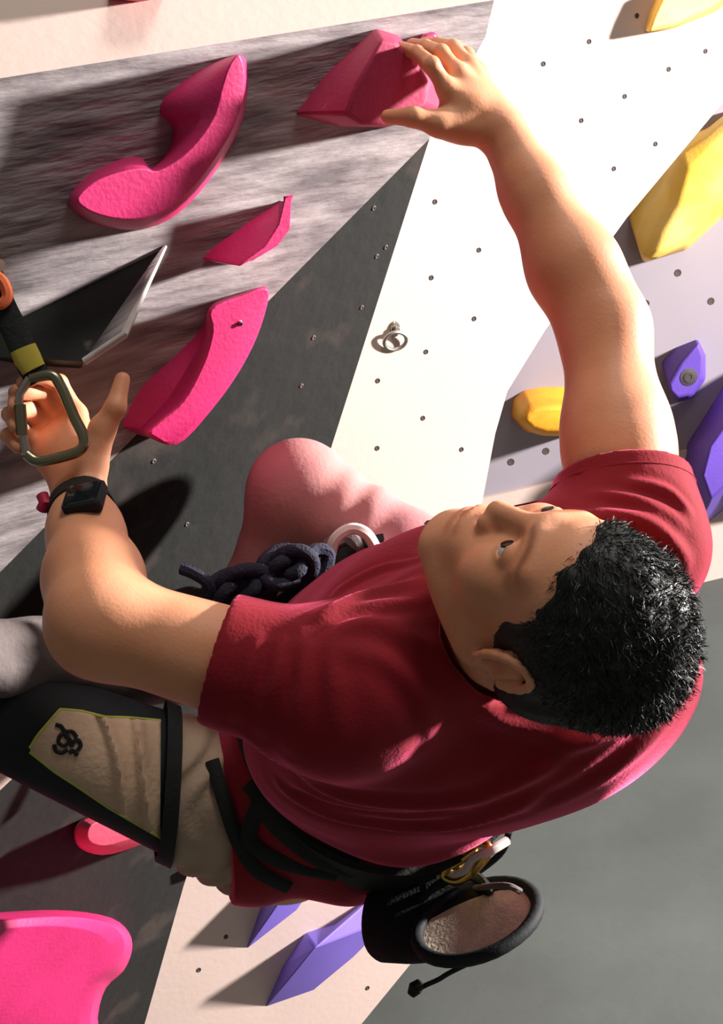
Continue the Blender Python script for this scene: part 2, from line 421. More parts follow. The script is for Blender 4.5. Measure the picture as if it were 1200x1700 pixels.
# hooked hold: outline of the raised rim and of its foot on the wall
J = [(403, 92), (412, 132), (404, 196), (376, 256), (330, 322), (280, 366), (222, 383), (160, 374), (120, 350), (115, 324), (150, 288), (204, 262), (236, 262), (247, 280),
     (268, 262), (285, 228), (280, 205), (262, 190), (268, 164), (310, 130), (360, 102)]
Jt = [(398, 92), (406, 130), (396, 192), (366, 250), (320, 312), (272, 350), (222, 364), (170, 358), (136, 342), (130, 326), (160, 300), (208, 284), (240, 280), (262, 284),
      (300, 262), (330, 232), (352, 200), (362, 176), (368, 150), (376, 122), (386, 100)]
hold('hooked_hold', 'large hook shaped pink hold with a curled lower end on the grey panel', PL_A,
     [(-.006, J), (.03, [(x*.75+a*.25, y*.75+b*.25) for (x, y), (a, b) in zip(J, Jt)]), (.075, [(x*.3+a*.7, y*.3+b*.7) for (x, y), (a, b) in zip(J, Jt)]), (.092, Jt)], M_PINK, smooth=60, dense=3, mods=bev(.005, 3, 35))
# small wedge
hold('wedge_hold', 'small pink wedge hold between the hooked hold and the crescent hold', PL_A,
     [(-.006, [(330, 428), (346, 410), (400, 372), (466, 330), (476, 335), (470, 390), (415, 436), (350, 436)]),
      (.055, [(398, 443), (402, 436), (440, 408), (462, 372), (473, 326), (484, 325), (482, 380), (462, 408)])], M_PINK, mods=bev(.003, 2))
# crescent
hold('crescent_hold', 'long pink crescent hold with a flat bright rim beside the gripping thumb', PL_A,
     [(-.006, [(442, 480), (425, 545), (385, 620), (330, 690), (250, 722), (205, 712), (195, 700), (222, 640), (285, 588), (335, 540), (350, 505), (395, 488)]),
      (.022, [(443, 479), (429, 543), (392, 616), (338, 686), (272, 730), (232, 716), (242, 702), (280, 660), (314, 606), (340, 556), (349, 512), (398, 489)]),
      (.085, [(445, 478), (433, 542), (400, 612), (350, 682), (294, 738), (246, 722), (262, 700), (302, 664), (335, 602), (350, 548), (348, 512), (400, 490)]),
      (.088, [(443, 482), (430, 542), (397, 610), (347, 678), (292, 733), (251, 719), (266, 702), (305, 667), (339, 604), (354, 550), (352, 514), (402, 493)])],
     M_PINK, bolt=(396, 536, .086, .0026), wm=M_PINK, dense=4, mods=bev(.004, 2, 40))
# hold under the right hand
hold('prow_hold', 'chalked rose prow hold gripped by the reaching right hand', PL_A,
     [(-.006, [(486, 190), (540, 122), (622, 46), (660, 58), (704, 100), (742, 140), (735, 186), (640, 212), (560, 210)]),
      (.07, [(530, 190), (566, 128), (626, 56), (655, 62), (690, 98), (718, 134), (712, 178), (640, 209), (580, 208)]),
      (.115, [(575, 190), (592, 138), (632, 66), (656, 68), (690, 102), (712, 138), (704, 172), (642, 207), (600, 207)])], M_ROSE, mods=bev(.005, 3))
hold('nub_hold', 'small pink nub behind the knuckles of the right hand', PL_A,
     [(-.006, [(690, 72), (700, 56), (722, 52), (732, 66), (716, 80)]), (.03, [(700, 70), (706, 58), (722, 54), (728, 66), (716, 76)])], M_PINK, mods=bev(.003, 2))
hold('flake_hold', 'dark red hold on the cream panel above the grey panel', PL_T,
     [(-.006, [(178, -2), (190, -60), (260, -70), (275, -4), (230, 4)]), (.05, [(190, -8), (200, -50), (255, -55), (266, -10), (228, -2)])], M_CRIM, mods=bev(.004, 2))
# big rounded hold at the foot of the dark panel
G0 = [(-160, 1530), (-60, 1520), (40, 1512), (120, 1512), (185, 1524), (214, 1548), (219, 1578), (205, 1612), (176, 1640), (162, 1690), (158, 1790), (0, 1830), (-160, 1800)]
G1 = [(-140, 1545), (-60, 1536), (40, 1524), (118, 1522), (176, 1532), (202, 1552), (206, 1578), (192, 1606), (164, 1634), (150, 1690), (146, 1780), (0, 1815), (-140, 1785)]
hold('sloper_hold', 'big rounded bright pink sloper at the foot of the dark panel', PL_D,
     [(-.006, G0), (.05, G0), (.11, [(x*.5+a*.5, y*.5+b*.5) for (x, y), (a, b) in zip(G0, G1)]), (.14, G1), (.15, shift(G1, -12, 6, .9))], M_PINK, dense=3, mods=bev(.012, 3, 20), smooth=70)
hold('lobe_hold', 'salmon pink lobe hold on the dark panel under the knee pad', PL_D,
     [(-.006, [(122, 1382), (135, 1360), (175, 1348), (225, 1362), (262, 1386), (220, 1408), (170, 1420), (132, 1408)]),
      (.05, [(126, 1384), (138, 1362), (176, 1352), (222, 1364), (256, 1386), (216, 1405), (170, 1416), (134, 1406)]),
      (.075, [(145, 1384), (152, 1370), (178, 1362), (208, 1372), (230, 1386), (206, 1396), (172, 1404), (150, 1398)])], M_SALMON, dense=3, mods=bev(.008, 3, 20), smooth=70)
hold('chip_hold', 'tiny pink chip at the edge of the dark panel below the shorts', PL_D,
     [(-.006, [(316, 1432), (336, 1436), (334, 1452), (318, 1458)]), (.02, [(319, 1437), (332, 1440), (331, 1450), (320, 1453)])], M_SALMON, mods=bev(.002, 2))

# grey triangular volume on the panel, shade painted into its dark faces
tv = Thing('triangle_volume', 'grey triangular volume with shade painted into its faces and chalked ridge behind the left hand', 'wall volume')
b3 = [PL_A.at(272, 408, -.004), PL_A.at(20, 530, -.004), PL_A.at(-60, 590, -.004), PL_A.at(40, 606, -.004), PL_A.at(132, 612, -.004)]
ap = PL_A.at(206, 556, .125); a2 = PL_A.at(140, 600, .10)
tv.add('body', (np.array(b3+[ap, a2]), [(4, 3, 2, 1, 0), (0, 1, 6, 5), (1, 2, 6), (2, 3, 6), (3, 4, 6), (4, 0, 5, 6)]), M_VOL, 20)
tv.add('chalked_ridge', tube([b3[0]+PL_A.n*.004, ap, a2], [.002, .0045, .0045], 8), M_CHALK, 60)
tv.add('side_board', (np.array([b3[0], b3[4], a2, ap])+A(.003, 0, .002), [(0, 1, 2, 3)]), M_GREY, 20, mods=lambda o: setattr(o.modifiers.new('solid', 'SOLIDIFY'), 'thickness', .003))
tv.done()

# yellow holds
gy = 'yellow climbing holds'
hold('edge_hold', 'yellow hold high on the bright cream wall', PL_W,
     [(-.01, [(1068, 52), (1076, 20), (1095, -20), (1180, -40), (1225, -10), (1190, 20), (1120, 48)]), (.06, [(1076, 54), (1088, 22), (1104, -12), (1180, -30), (1212, -8), (1182, 14), (1120, 42)])], M_YELP, gy, mods=bev(.008, 3))
Y0 = [(1042, 356), (1066, 318), (1100, 262), (1140, 222), (1172, 214), (1215, 180), (1290, 200), (1290, 330), (1200, 360), (1140, 415), (1066, 436)]
Y1 = [(1066, 432), (1080, 384), (1112, 330), (1130, 254), (1174, 224), (1216, 186), (1280, 205), (1275, 310), (1196, 348), (1140, 405), (1090, 430)]
hold('lobed_hold', 'large yellow lobed hold on the lavender wall beside the forearm', PL_L,
     [(-.02, Y0), (.30, [(x*.45+a*.55, y*.45+b*.55) for (x, y), (a, b) in zip(Y0, Y1)]), (.38, Y1), (.42, [(1090, 420), (1104, 384), (1128, 340), (1144, 280), (1176, 246), (1216, 208), (1266, 222), (1260, 300), (1190, 338), (1140, 392), (1104, 414)])],
     M_YELP, gy, mods=bev(.02, 3, 15), smooth=60)
E0 = [(840+62*(1+math.cos(a))+(0), 678+42*math.sin(a)) for a in np.arange(16)*math.pi/8]
hold('oval_hold', 'yellow oval hold on the lavender wall between cream wall and upper arm', PL_L,
     [(-.02, [(846, 690), (850, 662), (866, 646), (900, 640), (940, 640), (975, 646), (990, 680), (975, 712), (940, 724), (900, 724), (870, 716)]),
      (.20, [(862, 696), (866, 684), (880, 672), (905, 668), (940, 668), (968, 672), (980, 694), (968, 712), (940, 722), (905, 722), (878, 714)]),
      (.24, [(872, 698), (876, 688), (888, 680), (908, 676), (940, 676), (960, 680), (970, 696), (960, 708), (940, 715), (908, 715), (886, 709)])], M_YEL, gy, mods=bev(.015, 3, 15), smooth=60)
# purple ones
gp = 'purple climbing holds'
hold('scoop_hold', 'purple hold with a steel bolt on the lavender wall beside the upper arm', PL_L,
     [(-.02, [(1096, 596), (1120, 575), (1158, 562), (1172, 590), (1172, 630), (1150, 662), (1122, 668), (1108, 640)]),
      (.14, [(1110, 638), (1132, 600), (1160, 568), (1168, 592), (1166, 628), (1146, 656), (1124, 662), (1112, 650)])], M_PURP, gp, mods=bev(.012, 3), bolt=(1143, 626, .14, .022))
hold('wall_volume', 'big purple volume on the lavender wall beside the sleeve', PL_L,
     [(-.02, [(1128, 800), (1140, 735), (1200, 640), (1300, 560), (1400, 700), (1330, 850), (1200, 850), (1150, 890)]),
      (.5, [(1165, 790), (1178, 740), (1215, 690), (1290, 640), (1330, 700), (1290, 780), (1210, 800), (1180, 830)])], M_PURP, gp, mods=bev(.01, 2), cat='wall volume')
def pyramid(name, label, pl, foot, apex, h, m, g):
    t = Thing(name, label, 'wall volume', g)
    n = len(foot); V = np.array([pl.at(x, y, -.01) for x, y in foot]+[pl.at(apex[0], apex[1], h)])
    t.add('body', (V, [tuple(range(n))]+[(i, (i+1) % n, n) for i in range(n)]), m, 15, mods=bev(.006, 2)); t.done(single=True)
pyramid('triangle_volume', 'violet triangular volume with a pointed foot nearer the dark panel', PL_W, [(404, 1582), (440, 1480), (470, 1400), (560, 1420), (494, 1512)], (462, 1500), .12, M_BLUEP, gp)
pyramid('triangle_volume', 'violet blue faceted volume beside the chalk bag', PL_W, [(434, 1678), (466, 1606), (505, 1548), (560, 1530), (640, 1470), (660, 1520), (590, 1590), (520, 1648)], (524, 1572), .15, M_BLUEP, gp)

# bolt hanger with ring on the cream wall
hg = Thing('bolt_hanger', 'small steel bolt hanger with ring on the cream wall', 'bolt hanger')
c = PL_W.at(656, 566, .012); ux = nrm(PL_W.at(700, 566)-PL_W.at(600, 566)); uy = np.cross(PL_W.n, ux)
hg.add('ring', tube([c+.030*math.cos(a)*ux+.022*math.sin(a)*uy+.006*math.sin(a)*PL_W.n for a in np.arange(28)*2*math.pi/28], .0048, 8, True), M_STEEL)
c2 = PL_W.at(655, 546, 0)
rr = lambda r, h, sx=1, sy=1: [c2+PL_W.n*h+r*(math.cos(a)*ux*sx+math.sin(a)*uy*sy) for a in np.arange(14)*2*math.pi/14]
hg.add('plate', loft([rr(.016, -.004, .8, 1.2), rr(.016, .005, .8, 1.2), rr(.014, .007, .8, 1.2)]), M_STEEL)
hg.add('bolt', loft([rr(.008, 0), rr(.008, .014), rr(.006, .016)]), M_STEEL)
hg.done()

# ------------------------------------------------------------------ the climber
# head frame (camera axes): hu up, hf forward, hl towards his left
ph, yw, tw = math.radians(46), math.radians(32), math.radians(-4)
hu = A(math.cos(ph), 0, math.sin(ph)); hg_ = A(-math.sin(ph), 0, math.cos(ph)); hh = A(0, 1, 0)
hf = math.cos(yw)*hh+math.sin(yw)*hg_; hl = -math.sin(yw)*hh+math.cos(yw)*hg_
Rz = np.array([[math.cos(tw), -math.sin(tw), 0], [math.sin(tw), math.cos(tw), 0], [0, 0, 1]])
HB = Rz @ np.stack([hl, hf, hu], 1); HO = P(921, 1014, 1.31)
def Hd(l, f, u): return HO+HB @ A(l, f, u)
def hloc(p): return (p-HO) @ HB
def hell(c, r, rot=0):
    B = HB
    if rot:
        Rl = np.array([[1, 0, 0], [0, math.cos(rot), -math.sin(rot)], [0, math.sin(rot), math.cos(rot)]]); B = HB @ Rl
    return ell(Hd(*c), r, B)
def hrc(a, b, r1, r2): return rc(Hd(*a), Hd(*b), r1, r2)

# joints
RS, RE, RW = P(1046, 905, 1.54), P(1003, 545, 1.64), P(836, 222, 1.70)
LS, LE, LW = P(560, 1152, 1.42), P(168, 1035, 1.43), P(134, 838, 1.60)
NB, HC = P(820, 1035, 1.47), P(620, 1215, 1.90)
eL = nrm(RS-LS); tA = nrm(NB-HC); eL = nrm(eL-tA*np.dot(eL, tA)); fr = np.cross(tA, eL); TB = np.stack([eL, fr, tA], 1)
def T3(l, f, s): return HC+TB @ A(l, f, s)       # torso: l to his right, f to the front, s up from the hips

body = S()
# torso core, hidden under the shirt
body.u(ell(T3(0, 0, .05), (.16, .11, .16), TB)).u(ell(T3(0, .01, .30), (.16, .11, .2), TB), .05)
body.u(rc(NB, Hd(0, -.035, -.06), .062, .056), .04)
# head
body.u(hell((0, -.012, .032), (.073, .094, .088)), .02)
body.u(hell((0, .026, -.035), (.060, .062, .082)), .03)
body.u(hell((0, .026, .042), (.062, .061, .050)), .02)
for s_ in (1, -1):
    body.u(hrc((s_*.054, -.005, -.055), (s_*.018, .066, -.102), .020, .018), .025)
    body.u(hell((s_*.040, .056, -.026), (.028, .028, .026)), .022)
    body.u(hrc((s_*.044, .068, .022), (s_*.012, .086, .018), .010, .010), .016)
body.u(hell((0, .072, -.104), (.021, .018, .016)), .022)
body.u(hell((0, .074, -.064), (.034, .022, .026)), .022)
for s_ in (1, -1): body.cut(hell((s_*.031, .098, -.001), (.017, .014, .010)), .012)
body.u(hrc((0, .088, .012), (0, .100, -.030), .0085, .0115), .012)
for s_ in (1, -1): body.u(hell((s_*.0125, .093, -.037), (.0085, .011, .0085)), .006)
for s_ in (1, -1): body.cut(hell((s_*.0065, .096, -.046), (.0042, .006, .005)), .003)
for s_ in (1, -1):
    e = (s_*.031, .0745, -.001)
    body.u(hell(e, (.0165, .0150, .0145)), .004).cut(hell((s_*.031, .090, -.003), (.0150, .013, .0036)), .0022)
body.u(hell((0, .092, -.0655), (.022, .009, .0055)), .006).u(hell((0, .089, -.0775), (.019, .010, .0065)), .006)
body.cut(hell((0, .101, -.0712), (.022, .012, .0014)), .003)
for s_ in (1, -1):
    body.u(hell((s_*.0745, -.014, -.006), (.0045, .018, .028), -.25), .006)
    er = []
    for a in np.linspace(-2.2, 2.55, 13):                        # helix rim from the crus round to the lobe
        y_, z_ = .0185*math.cos(a+1.57+.25), .0300*math.sin(a+1.57+.25)
        er.append((s_*(.0815+.0015*math.sin(a)), -.013+y_*-1+.10*z_*-1, -.004+z_))
    for p0_, p1_ in zip(er[:-1], er[1:]): body.u(hrc(p0_, p1_, .0042, .0042), .003)
    body.u(hrc((s_*.079, -.017, .010), (s_*.080, -.019, -.014), .0036, .0034), .004)
    body.u(hell((s_*.077, -.006, -.033), (.0055, .009, .009)), .005)
    body.u(hell((s_*.077, .003, -.010), (.0045, .004, .007)), .004)
    body.cut(hell((s_*.0835, -.008, -.010), (.0085, .0075, .011), -.25), .003)
# right arm, reaching
body.u(rc(RS, RS+(RE-RS)*.5, .062, .056), .03).u(rc(RS+(RE-RS)*.45, RE, .056, .047), .03)
RM = RE+(RW-RE)*.30
body.u(rc(RE, RM, .047, .0485), .03).u(rc(RM, RE+(RW-RE)*.7, .0475, .037), .03).u(rc(RE+(RW-RE)*.68, RW, .036, .0285), .02)
body.u(ell(RE+(RW-RE)*.22+A(.012, .006, .0), (.034, .075, .036), np.stack([nrm(np.cross(RW-RE, A(0, 0, 1))), nrm(RW-RE), nrm(np.cross(nrm(np.cross(RW-RE, A(0, 0, 1))), RW-RE))], 1)), .02)
# left arm, bent
body.u(rc(LS, LE, .058, .049), .03)
LM = LE+(LW-LE)*.35
body.u(rc(LE, LM, .050, .049), .03).u(rc(LM, LE+(LW-LE)*.75, .047, .039), .025).u(rc(LE+(LW-LE)*.72, LW, .038, .033), .02)
# hands
def hand(pts_f, wrist, thumb, pal, web):
    for f_ in pts_f:
        q = [P(*x) for x in f_]; r = [.0105, .0098, .0088, .0078]
        body.u(rc(wrist+(q[0]-wrist)*.15, q[0], .019, .0125), .014)
        for i in range(3): body.u(rc(q[i], q[i+1], r[i], r[i+1]), .004 if i else .007)
        body.u(sph(q[1], .0102), .003)
    q = [P(*x) for x in thumb]; r = [.019, .0145, .0112, .0088]
    body.u(rc(wrist, q[0], .022, .019), .012)
    for i in range(3): body.u(rc(q[i], q[i+1], r[i], r[i+1]), .007)
    for c_, e_ in pal: body.u(sph(P(*c_), e_), .018)
RF = [[(742, 148, 1.675), (716, 108, 1.665), (692, 88, 1.695), (668, 80, 1.725)],
      [(760, 122, 1.69), (732, 88, 1.695), (706, 78, 1.73), (684, 74, 1.76)],
      [(778, 110, 1.71), (752, 80, 1.73), (726, 74, 1.765), (704, 72, 1.79)],
      [(792, 120, 1.735), (774, 92, 1.765), (752, 86, 1.79), (734, 86, 1.81)]]
hand(RF, RW, [(778, 212, 1.69), (728, 206, 1.672), (686, 194, 1.662), (644, 194, 1.672)], [((775, 175, 1.695), .022), ((752, 200, 1.69), .020)], None)
LF = [[(128, 688, 1.665), (98, 636, 1.66), (62, 624, 1.62), (38, 636, 1.582)],
      [(104, 694, 1.67), (66, 650, 1.655), (28, 652, 1.61), (24, 674, 1.578)],
      [(82, 712, 1.67), (44, 680, 1.65), (16, 688, 1.605), (26, 708, 1.576)],
      [(66, 738, 1.66), (34, 716, 1.64), (14, 724, 1.60), (30, 742, 1.576)]]
hand(LF, LW, [(150, 775, 1.61), (170, 712, 1.61), (192, 676, 1.605), (203, 630, 1.615)], [((118, 735, 1.65), .025), ((95, 755, 1.65), .022), ((140, 760, 1.635), .022)], None)
# legs, mostly under cloth
LH, LK = P(470, 1385, 1.90), P(38, 1196, 1.76)
RH, RK, RA = P(760, 1090, 1.90), P(496, 815, 1.93), P(428, 1000, 1.98)
body.u(rc(T3(-.06, 0, -.03), LH, .09, .085), .03).u(rc(LH, LK, .080, .052), .03)
bV, bF = body.mesh(A(-.85, -.75, -2.15), A(.62, .62, -1.02), .0026)
# skin tint: lips, brows, flush (own colours of the skin)
q = hloc(bV); col = np.ones((len(bV), 3)); isH = (np.abs(q) < .16).all(1)
def blob(c, r, w=1): return np.exp(-(((q-A(*c))/A(*r))**2).sum(1)*1.5)*w*isH
def tint(mask, rgb): global col; col = col*(1-mask[:, None])+mask[:, None]*A(*rgb)
tint(blob((0, .1, -.071), (.022, .02, .009), .75), (.82, .55, .52))
tint(np.clip(blob((.042, .08, -.03), (.025, .04, .02), .35)+blob((-.042, .08, -.03), (.025, .04, .02), .35)+blob((0, .115, -.035), (.016, .02, .014), .4), 0, 1), (.95, .74, .68))
for s_ in (1, -1):
    for i in range(7):
        t_ = i/6; tint(blob((s_*(.014+.036*t_), .094-.018*t_*t_, .020+.006*math.sin(t_*2.6)), (.0075, .03, .0042), .62), (.30, .20, .16))
    tint(blob((s_*.031, .088, .0005), (.018, .012, .0026), .85), (.22, .15, .13))
for s_ in (1, -1): tint(blob((s_*.082, -.006, -.008), (.012, .012, .018), .5), (.85, .58, .5))
tint(blob((0, .07, -.09), (.05, .04, .03), .18), (.72, .66, .62))

def smo(f_, n_):
    def g(o):
        m_ = o.modifiers.new('smooth', 'SMOOTH'); m_.factor = f_; m_.iterations = n_
    return g
man = Thing('person', 'man in maroon T-shirt climbing, one arm reaching up, face turned to the wall', 'person')
i_body = man.add('body', (bV, bF), M_SKIN, 180, mods=smo(.5, 2), col=col, label='bare skin of face, arms and hands')
for s_ in (1, -1):
    c = Hd(s_*.031, .0745, -.0015); r = .0138
    th = np.arange(7)/6*math.pi; rings = [[c+HB @ A(r*math.sin(t_)*math.cos(a), r*math.cos(t_), r*math.sin(t_)*math.sin(a)) for a in np.arange(14)*2*math.pi/14] for t_ in np.clip(th, .05, math.pi-.05)]
    k = man.add('eye', loft(rings), M_EYE, 180)
    g_ = nrm(HB @ A(-.10, 1, .02)); c2 = c+g_*(r-.0012); u_ = nrm(np.cross(g_, HB[:, 2])); v_ = np.cross(g_, u_)
    man.add('iris', loft([[c2+g_*dz+rr_*(math.cos(a)*u_+math.sin(a)*v_) for a in np.arange(14)*2*math.pi/14] for dz, rr_ in ((-.003, .0062), (.0012, .0060), (.0017, .003), (.0018, .0005))]), M_IRIS, 60, sub=k)

# hair: cap plus strands
hair = S()
hair.u(hell((0, -.011, .036), (.0800, .1025, .0960)), .01).u(hell((0, -.052, -.015), (.064, .056, .060)), .03)
hu_k = [-.14, -.085, -.055, -.034, -.030, -.004, .012, .026, .040, .054, .068, .084, .14]
hf_k = [-.2, -.075, -.055, -.044, .030, .042, .034, .038, .052, .070, .084, .096, .11]
def hair_front(p):
    z = hloc(p); w = np.sin(z[:, 0]*140+z[:, 2]*60)*.0025+np.sin(z[:, 0]*310+1)*.0015
    lf = np.interp(z[:, 2]+w, hu_k, hf_k)-np.clip(np.abs(z[:, 0])-.03, 0, 1)*.22*(z[:, 2] > .045)
    return (z[:, 1]-lf)*.55
hair.cut(lambda p: -hair_front(p), .006)
for s_ in (1, -1): hair.cut(hell((s_*.082, -.010, -.008), (.016, .024, .033), -.25), .004)
def hdisp(p):
    z = hloc(p); return .0011*np.sin(z[:, 0]*260+np.sin(z[:, 1]*90)*1.5)*np.sin(z[:, 1]*170+z[:, 0]*60)+.0022*np.sin(z[:, 0]*70+z[:, 1]*85)
hair.disp = hdisp
hV, hF = hair.mesh(HO-.17, HO+.17, .0026)
hV = np.asarray(hV); zz = hloc(hV)
nr = HB @ A(0, 0, 0)
pick = rng.integers(0, len(hV), 24000); SV, SF = [], []
cz = A(0, -.015, .03)
for i in pick:
    z = zz[i]; n_ = nrm((z-cz)/A(.08, .10, .095)**2)
    if (n_ @ (z-cz)) < .045: continue
    top = np.clip((z[2]-.02)/.07, 0, 1)
    fl = A(rng.normal(0, .35), -.35+rng.normal(0, .3)-.8*(z[1] > .04), -.9*(1-top)+rng.normal(0, .25))
    fl = fl-n_*(fl @ n_)
    d_ = nrm(n_*(.30+.12*top)+fl*.9); L_ = (.008+.007*top)*rng.uniform(.6, 1.3)
    s0 = nrm(np.cross(d_, rng.normal(size=3)))*.00045
    b_ = z-n_*.002; m_ = b_+d_*L_*.6; e_ = b_+(d_*1.0-n_*.25)*L_
    k = len(SV); SV += [b_-s0, b_+s0, m_+s0*.7, m_-s0*.7, e_]; SF += [(k, k+1, k+2, k+3), (k+3, k+2, k+4)]
SV = HO+np.array(SV) @ HB.T
i_hair = man.add('hair', merge((hV, hF), (SV, SF)), M_HAIR, 180, label='short black hair')

# ------------------------------------------------------------------ T-shirt
def shirt_folds(p):
    z = (p-HC) @ TB; l, f, s_ = z[:, 0], z[:, 1], z[:, 2]
    a = np.arctan2(f, l)
    return .0030*np.sin(40*s_+4*a+1.8*np.sin(9*l+2)+1.2*np.sin(14*f))*np.clip((.36-s_)*4, .0, 1)
FOLDS = [  # drape lines seen on the shirt: pixels, height (m), width (m)
    ([(430, 1062), (412, 1120), (392, 1190)], .0040, .0065), ([(468, 1066), (455, 1130), (430, 1215)], .0050, .0075), ([(505, 1075), (500, 1150), (480, 1240)], .0045, .0085),
    ([(545, 1082), (556, 1150), (560, 1230)], .0040, .010), ([(560, 1070), (630, 1096), (690, 1150), (712, 1220)], .0045, .011), ([(556, 1040), (640, 1040), (720, 1085), (775, 1150)], .0045, .011),
    ([(530, 1020), (610, 985), (690, 965)], .0055, .008), ([(520, 1050), (600, 1015), (700, 1010)], -.0050, .008), ([(560, 980), (640, 940), (705, 925)], .0045, .006),
    ([(600, 1085), (670, 1150), (700, 1240)], -.003, .010), ([(380, 1240), (470, 1310), (590, 1362), (740, 1372), (880, 1330)], .0075, .011),
    ([(420, 1230), (520, 1300), (640, 1335), (780, 1330), (900, 1280)], .0055, .011), ([(400, 1245), (500, 1318), (620, 1352), (760, 1352)], -.005, .008),
    ([(760, 1130), (840, 1200), (960, 1226), (1040, 1210)], .0065, .011), ([(850, 1300), (960, 1235), (1060, 1160)], .0060, .012), ([(900, 1330), (1020, 1260), (1110, 1160)], -.005, .012),
    ([(985, 820), (1060, 830), (1130, 870)], .0050, .007), ([(1000, 850), (1080, 865), (1140, 930)], .0055, .008), ([(1040, 800), (1110, 815), (1145, 850)], .0045, .006),
    ([(1000, 870), (1070, 890), (1130, 960)], -.005, .007)]
def add_folds(V, F, sdf):
    V = np.array(V); e = .002
    N = np.stack([sdf.val(V+e*np.eye(3)[i])-sdf.val(V-e*np.eye(3)[i]) for i in range(3)], 1); N /= np.linalg.norm(N, axis=1)[:, None]+1e-9
    D = np.zeros(len(V))
    for pix, am, wd in FOLDS:
        q_ = [sdf.hit(x, y, 1.1, 2.1) for x, y in pix]; q_ = [x for x in q_ if x is not None]
        if len(q_) < 2: continue
        c_ = np.array(catmull(q_, 10)); k_ = len(c_)
        dd = np.full(len(V), 9.); tt = np.zeros(len(V))
        for i in range(k_):
            d_ = np.linalg.norm(V-c_[i], axis=1); m_ = d_ < dd; dd[m_] = d_[m_]; tt[m_] = i/(k_-1)
        D += am*(np.exp(-(dd/wd)**2)-.45*np.exp(-((dd-1.9*wd)/wd)**2))*np.sin(np.pi*np.clip(tt*.86+.07, 0, 1))**.7
    return V+N*D[:, None]
shirt = S()
shirt.u(ell(T3(0, -.005, .345), (.205, .155, .16), TB), .03)
shirt.u(ell(T3(0, .0, .22), (.205, .178, .16), TB), .05)
shirt.u(ell(T3(.0, -.005, .15), (.198, .185, .075), TB), .04)
shirt.u(ell(T3(.09, -.11, .33), (.165, .10, .17), TB), .05)
shirt.u(rc(NB, NB+(RS-NB)*.6, .075, .075), .04).u(rc(RS+(NB-RS)*.4, RS, .080, .078), .04).u(rc(NB, LS, .08, .074), .04)
rdir = nrm(RE-RS); ldir = nrm(LE-LS)
shirt.u(rc(RS, RS+rdir*.13, .078, .073), .03)
shirt.u(rc(LS, LS+ldir*.20, .074, .062), .03)
shirt.u(rc(LS+(NB-LS)*.1, T3(-.14, 0, .22), .07, .08), .05)
shirt.disp = shirt_folds
RC_, LC_ = RS+rdir*.080, LS+ldir*.124
def sleeve_clip(c, n, axis0, rad):
    # cut only the tube beyond the cuff
    def f(p):
        q_ = p-c; d1 = -(q_ @ n); d2 = np.linalg.norm(p-axis0-((p-axis0) @ n)[:, None]*n, axis=1)-rad
        return np.maximum(d1, d2)
    return f
shirt.cut(sleeve_clip(RC_, rdir, RS, .16), .004).cut(sleeve_clip(LC_, ldir, LS, .125), .004)
shirt.cut(rc(RC_-rdir*.03, RC_+rdir*.1, .064, .064), .006).cut(rc(LC_-ldir*.03, LC_+ldir*.1, .059, .055), .006)
shirt.cut(rc(NB+(Hd(0, -.03, -.06)-NB)*.45, Hd(0, -.02, .0), .070, .085), .01)
sV, sF = shirt.mesh(A(-.36, -.62, -2.1), A(.50, .12, -1.22), .0034)
sV = add_folds(sV, sF, shirt)
i_shirt = man.add('t_shirt', (sV, sF), M_SHIRT, 180, mods=smo(.5, 4), label='maroon cotton T-shirt')
# sleeve and hem stitching
def ring_on(sdf, c, n, r0, k=40, off=.001):
    u_ = nrm(np.cross(n, A(.3, .2, .9))); v_ = np.cross(n, u_); out = []
    for a in np.arange(k)*2*math.pi/k:
        d_ = math.cos(a)*u_+math.sin(a)*v_; lo_, hi_ = r0*.3, r0*2.2
        ts = np.linspace(hi_, lo_, 60); vv = sdf.val(c+ts[:, None]*d_)
        j = np.nonzero(vv < 0)[0]; out.append(c+d_*((ts[j[0]] if len(j) else r0)+off))
    return out
for c_, d_ in ((RC_-rdir*.018, rdir), (LC_-ldir*.018, ldir)):
    man.add('sleeve_seam', tube(ring_on(shirt, c_, d_, .08), .0011, 6, True), M_SHIRT, sub=i_shirt)
# shirt tail below the harness belt
tdir = nrm(LK-LH)
def near_plane(t, px_, k_):
    """plane across the thigh, turned so its near edge runs nearly upright"""
    c_ = LH+(LK-LH)*t; n_ = nrm(np.cross(nrm(c_), A(px_, -1, 0))); n_ = n_ if n_ @ tdir > 0 else -n_
    return c_, nrm(n_*k_+tdir*(1-k_))
SX, SN = near_plane(.465, .03, .8); TX, TN = near_plane(.25, .22, .8)
tail = S(); tail.u(ell(T3(0, .0, .06), (.195, .172, .12), TB), .03).u(ell(T3(-.04, -.04, -.03), (.185, .155, .09), TB), .05)
tail.u(rc(T3(-.1, -.02, 0), LH+(LK-LH)*.18, .120, .114), .04)
tail.disp = lambda p: .004*np.sin(((p-HC) @ TB)[:, 0]*55+((p-HC) @ TB)[:, 2]*30)
tail.clip(TX, TN)
tV, tF = tail.mesh(A(-.45, -.70, -2.2), A(.35, .12, -1.6), .004)
man.add('shirt_tail', (tV, tF), M_SHIRT, 180, label='dark maroon shirt tail hanging below the harness')
# shorts leg on the near thigh
sh = S(); sh.u(rc(LH+tdir*.03, LH+(LK-LH)*.6, .096, .088), .02)
sh.disp = lambda p: .0035*np.sin(((p-LH) @ tdir)*150+3*np.sin(p[:, 1]*40))
sh.clip(SX, SN)
V_, F_ = sh.mesh(A(-.5, -.72, -2.1), A(.1, -.1, -1.6), .004)
man.add('shorts', (V_, F_), M_TAN, 180, label='tan cotton shorts leg')
